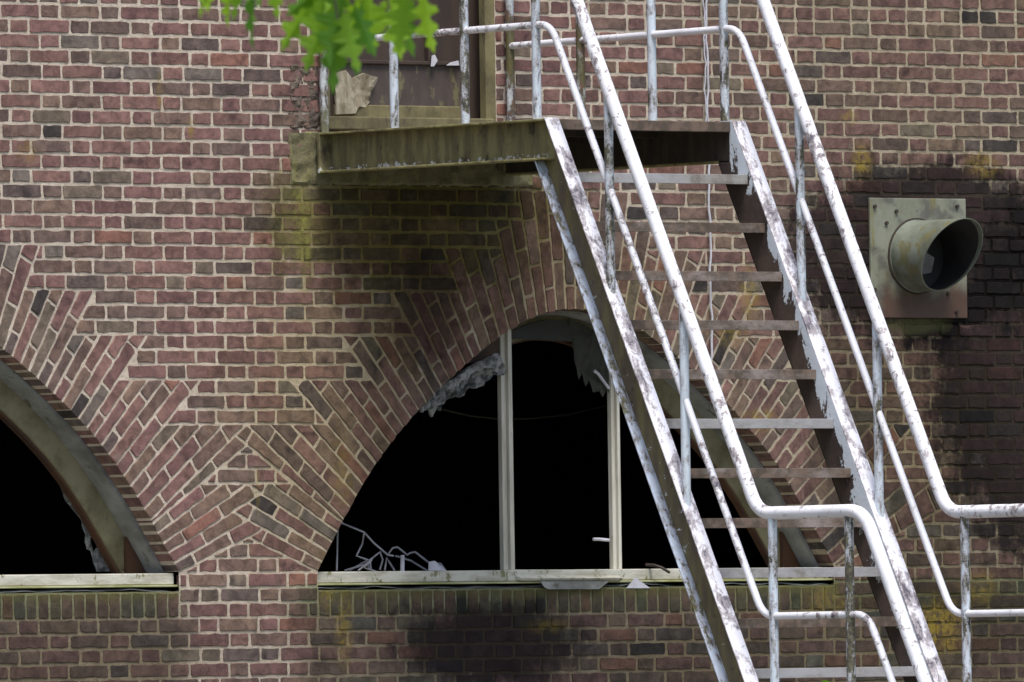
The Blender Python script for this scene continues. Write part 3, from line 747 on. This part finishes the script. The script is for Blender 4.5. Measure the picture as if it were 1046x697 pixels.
# ------------------------------------------------------------------ steel staircase
st = empty('fire_escape_stair', (-.53, -2.9, 0), 'steep steel staircase with peeling white paint and pipe handrails, platform at the upper door', 'staircase')
WXL, WXR, FW, TK_ = -1.000, -.055, .075, .008     # web planes, flange width, steel thickness
def channel(mb_parts, side, path_start, vec, ysz, front_first=True):
    pass
ZP, YP, SL = 4.785, -1.571, .5262                 # platform level, front, run per rise
def ysl(z): return YP - SL*(ZP - z)
def flange_stringer(side, z0, z1, yoff):
    """a channel running down from z1 to z0, its flanges pointing away from the steps"""
    X = WXL if side < 0 else WXR; xo = X + side*FW
    dy = lambda z: yoff - SL*(ZP - z)
    vec = (0, dy(z0)-dy(z1), z0-z1); y1 = dy(z1); D_ = .192; t = .010; bw = .058; zt2 = z1 - (.176 if yoff > YP-.01 else 0)
    web = MB(); a, c = sorted((X, X+side*-TK_*.0 + side*TK_))
    web.prism([(a, y1+t, z1), (c, y1+t, z1), (c, y1+D_-t, z1), (a, y1+D_-t, z1)], vec)
    fa, fb = sorted((X, xo))
    top = MB(); top.prism([(fa, y1, z1), (fb, y1, z1), (fb, y1+t, z1), (fa, y1+t, z1)], vec)
    back = MB(); ba, bb = sorted((X, X+side*bw)); y2 = dy(zt2)+D_
    back.prism([(ba, y2-t, zt2), (bb, y2-t, zt2), (bb, y2, zt2), (ba, y2, zt2)], (0, dy(z0)-dy(zt2), z0-zt2))
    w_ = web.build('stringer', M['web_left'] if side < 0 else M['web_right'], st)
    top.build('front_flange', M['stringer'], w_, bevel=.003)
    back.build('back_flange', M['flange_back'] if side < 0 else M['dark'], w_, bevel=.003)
ZL = ZP - 12*.2087                                 # landing level
YL0 = ysl(ZL); YL1 = YL0 - .62
for s in (-1, 1):
    flange_stringer(s, ZL-.02, ZP+.004, YP)
    flange_stringer(s, 0.0, ZL, YP - .62)
# platform beams
for s in (-1, 1):
    X = WXL if s < 0 else WXR; fa, fb = sorted((X, X+s*FW)); wa, wb = sorted((X-s*.0012, X+s*(TK_+.0014))); zb = ZP-.172
    mb = MB(); mb.box((wa, YP+.02, zb+.009), (wb, -.03, ZP-.009))
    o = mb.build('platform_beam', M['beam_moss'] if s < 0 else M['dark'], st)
    mb = MB(); mb.box((fa, YP+.012, ZP-.009), (fb, -.03, ZP)); mb.build('top_flange', M['flange_moss'], o, bevel=.002)
    mb = MB(); mb.box((fa, YP+.02, zb), (fb, -.03, zb+.009)); mb.build('bottom_flange', M['flange_moss'], o, bevel=.002)
    mb = MB(); pass
    mb = MB(); mb.box((fa-.002, -.042, zb), (fb+.002, -.0305, ZP+.001)); mb.build('end_plate', M['beam_moss'], o)
    # landing beams
    mb = MB(); mb.box((wa, YL1, ZL-.14), (wb, YL0+.05, ZL-.005)); o = mb.build('landing_beam', M['beam_moss'], st)
    for yy in (YL0-.04, YL1+.05):
        mb = MB(); mb.box((wa-.03, yy-.03, 0), (wb+.03, yy+.03, ZL-.141)); mb.build('support_leg', M['rail_worn'], st, bevel=.003)
mb = MB(); mb.box((WXL+TK_*0+.001, YP+.03, ZP-.007), (WXR-.001, -.032, ZP-.001)); mb.build('platform_deck', M['deck'], st)
mb = MB(); mb.box((WXL+.001, YP+.012, ZP-.045), (WXR-.001, YP+.029, ZP-.001)); mb.build('platform_nosing', M['tread_brown'], st, bevel=.003)
for yy in (-.55, -1.05):
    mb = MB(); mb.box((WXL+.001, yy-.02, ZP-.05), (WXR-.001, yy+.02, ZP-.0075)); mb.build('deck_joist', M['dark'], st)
mb = MB(); mb.box((WXL, YL1, ZL-.006), (WXR, YL0+.02, ZL)); mb.build('landing_deck', M['deck'], st)
# steps
greys = {0, 5, 8, 10}
def tread(z, yf, mat):
    mb = MB(); x0, x1 = WXL+.0012, WXR-.0012; lip = .041
    sec = [(yf, z), (yf, z-lip), (yf+.005, z-lip), (yf+.005, z-.005), (yf+.145, z-.005), (yf+.145, z-.03), (yf+.15, z-.03), (yf+.15, z)]
    mb.prism([(x0, a, c) for a, c in sec], (x1-x0, 0, 0)); return mb.build('tread', mat, st, bevel=.0015)
for i in range(11):
    z = 4.556 - i*.2087
    tread(z, -1.668-(4.538-(z-.018))*.512, M['tread_grey'] if i in greys else M['tread_brown'])
for i in range(1, 11):
    z = ZL - i*.2045
    tread(z, YL1 + .04 - (ZL-z)*SL, M['tread_brown'])
# railings: the same run of pipes on both sides
def bend(pts, rad=.07, n=6):
    """polyline in (y,z) with rounded corners"""
    out = [Vector(pts[0])]
    for a, c, e in zip(pts, pts[1:], pts[2:]):
        a, c, e = Vector(a), Vector(c), Vector(e); d1, d2 = (a-c).normalized(), (e-c).normalized()
        r1 = min(rad, (a-c).length*.45); r2 = min(rad, (e-c).length*.45); p, q_ = c+d1*r1, c+d2*r2
        for i in range(n+1): t = i/n; out.append(p*(1-t)**2 + c*2*t*(1-t) + q_*t*t)
    out.append(Vector(pts[-1])); return out
def dens(P, step=.06):
    out = []
    for a, c in zip(P, P[1:]):
        k = max(1, int((c-a).length/step))
        for i in range(k): out.append(a.lerp(c, i/k))
    out.append(P[-1]); return out
for s in (-1, 1):
    X = -1.040 if s < 0 else -.015
    hs = 1/1.919; yk = lambda z: -1.747 - (5.274-z)*hs
    hz = 3.107; ye = -3.545
    P = bend([(-.02, 5.63), (yk(5.63), 5.63), (yk(hz), hz), (ye, hz), (ye-(hz-.92)*hs, .92), (ye-(hz-.92)*hs-.18, .92)], .085)
    mb = MB(); mb.tube([(X, p.x, p.y) for p in dens(P)], .0275, 14); mb.build('handrail', M['rail_white'], st, smooth=True)
    ms = 1/1.886; ym = lambda z: -1.734 - (4.879-z)*ms
    mz = 2.684; ye2 = -3.56
    P = bend([(-.02, 5.172), (ym(5.182), 5.182), (ym(mz), mz), (ye2, mz), (ye2-(mz-.5)*ms, .5)], .075)
    mb = MB(); mb.tube([(X, p.x, p.y) for p in dens(P)], .0155, 10); mb.build('midrail', M['rail_white'], st, smooth=True)
    def post(y, z0, z1, mat):
        mb = MB(); n_ = 8
        mb.tube([(X, y, z0+(z1-z0)*i/n_) for i in range(n_+1)], .0195, 10); mb.build('rail_post', mat, st, smooth=True)
    for y, mt in ((-.035, 'rail_mossy'), (-.515, 'rail_worn'), (-.995, 'rail_worn'), (-1.475, 'rail_worn')):
        post(y, ZP-.001, 5.615, M['rail_mossy' if (s > 0 and y > -.6) else mt])
    for y in ((-1.945, -2.415) if s < 0 else (-1.961, -2.442)):
        zt = 5.274 - (-1.747-y)/hs - .015; zb = ZP + (y-YP)/SL - .055
        post(y, zb+.0, zt, M['rail_worn'])
    for y in ((-2.965, -3.45) if s < 0 else (-2.985, -3.47)):
        post(y, ZL-.1, hz-.01, M['rail_worn'])
    for y in (-4.0, -4.5):
        zt = hz - (ye-y)/hs - .01; post(y, max(0, zt-.9), zt, M['rail_worn'])

# ------------------------------------------------------------------ small loose things
hw = empty('hanging_wire', (0, -.03, 5.8), 'thin pale wire pair hanging straight down the wall behind the stair treads', 'wire')
for k, (x0, x1, z0, z1, r) in enumerate(((721.5, 727, 5.9, 3.8, .005), (718.5, 723, 5.9, 4.78, .0035))):
    mb = MB(); a = at(x0, 0, -.02); n_ = 40
    mb.tube([(a.x + (.004*math.sin(i*.9+k) + .003*math.sin(i*2.3)) , -.02-.004*k, z0+(z1-z0)*i/n_) for i in range(n_+1)], r, 6)
    mb.build('wire_strand', M['white_scrap'], hw, smooth=True)
lm = at(400, 560, .16)
wt = empty('wire_tangle', (lm.x, .16, ZS), 'tangle of bent grey wire on the sill in the left corner of the larger window', 'wire tangle')
for pts, y in (([(344, 583), (344.5, 560), (345, 540)], .10), ([(348, 534), (372, 544), (382, 555), (396, 567), (402, 568)], .13),
            ([(372, 544), (370, 556), (364, 568), (378, 573), (379, 583)], .15), ([(352, 583), (372, 577), (388, 564), (391, 572), (388, 582)], .17),
            ([(396, 567), (401, 560), (406, 559), (416, 567), (419, 565), (424, 564), (438, 575), (450, 576), (455, 583)], .14),
            ([(366, 583), (380, 572), (372, 580), (384, 584)], .12), ([(404, 568), (420, 573), (436, 583)], .18), ([(357, 583), (374, 573), (378, 583)], .2),
            ([(393, 583), (395, 570), (403, 583)], .16)):
    mb = MB(); P = [at(a_[0], a_[1], y+random.uniform(-.01, .01)) for a_ in pts]
    mb.tube(dens(P, .02), .0042, 6); mb.build('wire_piece', M['wire'], wt, smooth=True)
mb = MB(); a = at(411, 584, .15); mb.tube([(a.x, .15, ZS+.001), (a.x+.002, .15, ZS+.07)], .009, 8); mb.build('short_stub', M['white_scrap'], wt, smooth=True)
def scrap(name, pts, y, mat, label, cat, thick=.004, amp=.006):
    o = sheet(name, [at(a_[0], a_[1], y) for a_ in pts], mat, None, y, thick=thick, amp=amp, res=.02); tag(o, label, cat); return o
scrap('paper_scrap', [(437, 583), (438, 574), (444, 573), (450, 579), (456, 583)], .10, M['white_scrap'], 'small crumpled pale scrap lying on the sill beside the wire tangle', 'scrap')
scrap('metal_offcut', [(640, 601), (649, 590), (664, 601)], .0, M['white_scrap'], 'small grey triangular offcut stuck below the sill near the staircase', 'offcut', .003, .001)
scrap('flashing_scrap', [(552, 594), (622, 594), (612, 602), (560, 602), (556, 600)], -.012, M['frame_grey'], 'curled grey strip of loose flashing hanging under the larger window sill', 'flashing strip', .003, .004)
cable = MB(); P = [at(430, 404, .9)+Vector((0, 0, 0)), at(450, 418, .9), at(480, 425, .95), at(508, 428, 1.0), at(540, 428, 1.0), at(580, 424, 1.1), at(640, 410, 1.2)]
cable.tube(dens(P, .1), .004, 6); tag(cable.build('slack_cable', M['fabric'], None, smooth=True), 'thin dark cable sagging across the dark room behind the larger window', 'cable')
mb = MB(); P = [at(660, 577, .05), at(668, 577.5, .0), at(676, 580, -.03), at(684, 585, -.04)]; mb.tube(dens(P, .02), .007, 6); tag(mb.build('twig', M['door_dark'], None, smooth=True), 'short dark twig resting on the sill beside the left stair stringer', 'twig')

# ------------------------------------------------------------------ foliage
def leaf_mat(name, a, c):
    m, n, b = newmat(name); g = NG(n)
    oi = n.nodes.new('ShaderNodeObjectInfo')
    col = g.mix(oi.outputs['Random'], a, c)
    g.lk(col, b.inputs['Base Color']); b.inputs['Roughness'].default_value = .45
    tr = n.nodes.new('ShaderNodeBsdfTranslucent'); mx = n.nodes.new('ShaderNodeMixShader'); mx.inputs[0].default_value = .5
    g.lk(g.mix(1.0, col, (1.5, 1.4, .5), 'MULTIPLY'), tr.inputs[0])
    out = [q_ for q_ in n.nodes if q_.type == 'OUTPUT_MATERIAL'][0]
    g.lk(b.outputs[0], mx.inputs[1]); g.lk(tr.outputs[0], mx.inputs[2]); g.lk(mx.outputs[0], out.inputs[0])
    return m
M['leaf'] = leaf_mat('oak_leaf', (.07, .20, .015), (.34, .54, .035))
M['twig'] = simple_mat('twig_bark', (.10, .08, .05), (.06, .05, .035), 20)
OAK = [(0, .02), (.10, .03), (.16, .10), (.20, .26), (.23, .27), (.26, .14), (.31, .10), (.36, .20), (.40, .42), (.44, .36), (.47, .40), (.50, .22), (.53, .10), (.58, .16), (.64, .34), (.68, .27), (.71, .28), (.73, .14), (.77, .07), (.83, .12), (.88, .15), (.90, .07), (1.0, .004)]
def leaf(px_, py_, ang, ln, wd, Y, tw=0.0, parent=None, roll=0.0):
    """oak leaf hanging from photo point; ang 0 = straight down, positive = to the right"""
    base = at(px_, py_, Y); sc = 1/236.5*(Y-CAM.y)/(0-CAM.y)
    L_ = ln*sc; W_ = wd*sc*1.9
    d = (rt*math.sin(R(ang)) - up*math.cos(R(ang))); side = (rt*math.cos(R(ang)) + up*math.sin(R(ang)))
    nrm = side.cross(d); side = (side*math.cos(R(roll)) + nrm*math.sin(R(roll))).normalized(); nrm = side.cross(d)
    V = []; fs = []
    for t, w_ in OAK:
        jit = random.uniform(.9, 1.1)
        cen = base + d*(L_*t) + nrm*(L_*(.10*math.sin(t*2.2+tw)))
        V += [cen, cen + side*(w_*W_*.5*jit) + nrm*(w_*W_*.22), cen - side*(w_*W_*.5*jit) + nrm*(w_*W_*.22)]
    for i in range(len(OAK)-1):
        a = i*3; fs += [(a, a+3, a+4, a+1), (a, a+2, a+5, a+3)]
    mb = MB(); mb.add(V, fs); o = mb.build('leaf', M['leaf'], parent); return o
br = empty('oak_branch', at(370, -60, -22), 'bright green oak leaves on a twig hanging down in front of the upper door', 'oak branch')
mb = MB(); P = [at(150, -80, -22.1), at(260, -62, -22.0), at(370, -48, -22), at(420, -40, -21.9), at(470, -55, -21.8), at(700, -140, -21.5)]
mb.tube(dens(P, .05), .006, 8); 
for a_, c_ in (((225, -66), (232, -10)), ((262, -60), (262, -22)), ((330, -52), (345, 20)), ((380, -46), (398, 10)), ((420, -40), (418, 0))):
    mb.tube([at(a_[0], a_[1], -22), at((a_[0]+c_[0])/2+2, (a_[1]+c_[1])/2, -22), at(c_[0], c_[1], -22)], .003, 6)
mb.build('twig', M['twig'], br, smooth=True)
LV = [(222, -30, -12, 44, 26, 30), (232, -24, 6, 52, 24, 50), (247, -40, -6, 62, 24, 20), (262, -28, 2, 80, 24, 55), (280, -34, 6, 54, 28, 20), (214, -40, -40, 46, 26, 10),
      (345, -6, -22, 86, 54, 20), (348, 0, -4, 96, 46, 10), (358, -12, -14, 84, 60, 40), (372, -20, 8, 76, 56, 10), (366, -4, 4, 84, 44, 60), (402, -14, 6, 76, 52, 15),
      (408, -26, 12, 86, 46, 25), (380, -36, -44, 70, 50, 10), (350, -30, -50, 74, 44, 10), (340, -34, -10, 74, 44, 35),
      (440, -60, 50, 70, 50, 0), (330, -60, 10, 50, 44, 0), (300, -70, -10, 50, 40, 0), (460, -70, 30, 50, 44, 0), (370, -70, 0, 60, 44, 0),
      (352, 6, 14, 70, 46, 25), (428, -22, 14, 78, 46, 25), (366, -6, -4, 70, 50, 5), (362, 2, 22, 60, 44, 20), (414, -12, -4, 66, 48, 15), (330, -8, -34, 74, 44, 30), 
      (252, -34, 12, 60, 22, 60), (272, -40, -8, 50, 24, 20), (228, -36, -22, 60, 22, 40)]
for i, a_ in enumerate(LV): leaf(a_[0], a_[1], a_[2], a_[3], a_[4], -22 + random.uniform(-.25, .25), random.uniform(-1, 1), br, a_[5])

# slender sapling by the wall, its tip just reaching the lowest visible tread
sp = at(845, 700, -1.3)
sap = empty('sapling', (sp.x, -1.3, 0), 'small green sapling whose leafy tip shows at the lower edge behind the stair', 'sapling')
mb = MB(); n_ = 20
mb.tube([(sp.x+.03*math.sin(i*.5), -1.3+.02*math.sin(i*.8), (sp.z+.01)*i/n_) for i in range(n_+1)], [.010-.0075*i/n_ for i in range(n_+1)], 7); mb.build('stem', M['twig'], sap, smooth=True)
mb = MB()
for i in range(46):
    z = sp.z+.035 - (i//2)*.075 - random.uniform(0, .03); a = random.uniform(0, 6.28); el = random.uniform(-.3, .5)
    d = Vector((math.cos(a)*math.cos(el), math.sin(a)*math.cos(el), math.sin(el))); s_ = d.cross(Vector((0, 0, 1))).normalized(); L_ = random.uniform(.05, .085)
    c0 = Vector((sp.x, -1.3, z)); nn = s_.cross(d)
    V = [c0, c0+d*L_*.45+s_*L_*.24+nn*.01, c0+d*L_, c0+d*L_*.45-s_*L_*.24+nn*.01, c0+d*L_*.5]
    mb.add(V, [(0, 1, 4), (1, 2, 4), (2, 3, 4), (3, 0, 4)])
mb.build('foliage', M['leaf'], sap)

# ------------------------------------------------------------------ ground
m, n, b = newmat('grass_ground'); g = NG(n)
g.lk(g.mix(g.ramp(g.noise(.6, 6, .6), .35, .65), (.055, .075, .025), (.11, .10, .06)), b.inputs['Base Color']); b.inputs['Roughness'].default_value = .95
g.lk(g.bump(g.noise(14, 5), .6, .05), b.inputs['Normal'])
mb = MB(); mb.add([(-1500, -1500, 0), (1500, -1500, 0), (1500, 1500, 0), (-1500, 1500, 0)], [(0, 1, 2, 3)]); tag(mb.build('ground', m), kind='structure')
m, n, b = newmat('paving'); g = NG(n)
g.lk(g.mix(g.ramp(g.noise(3, 6, .6), .35, .65), (.17, .16, .15), (.26, .245, .22)), b.inputs['Base Color']); b.inputs['Roughness'].default_value = .95
mb = MB(); mb.box((-9, -5.6, -.05), (9, -.002, .012)); tag(mb.build('path', m), kind='structure')
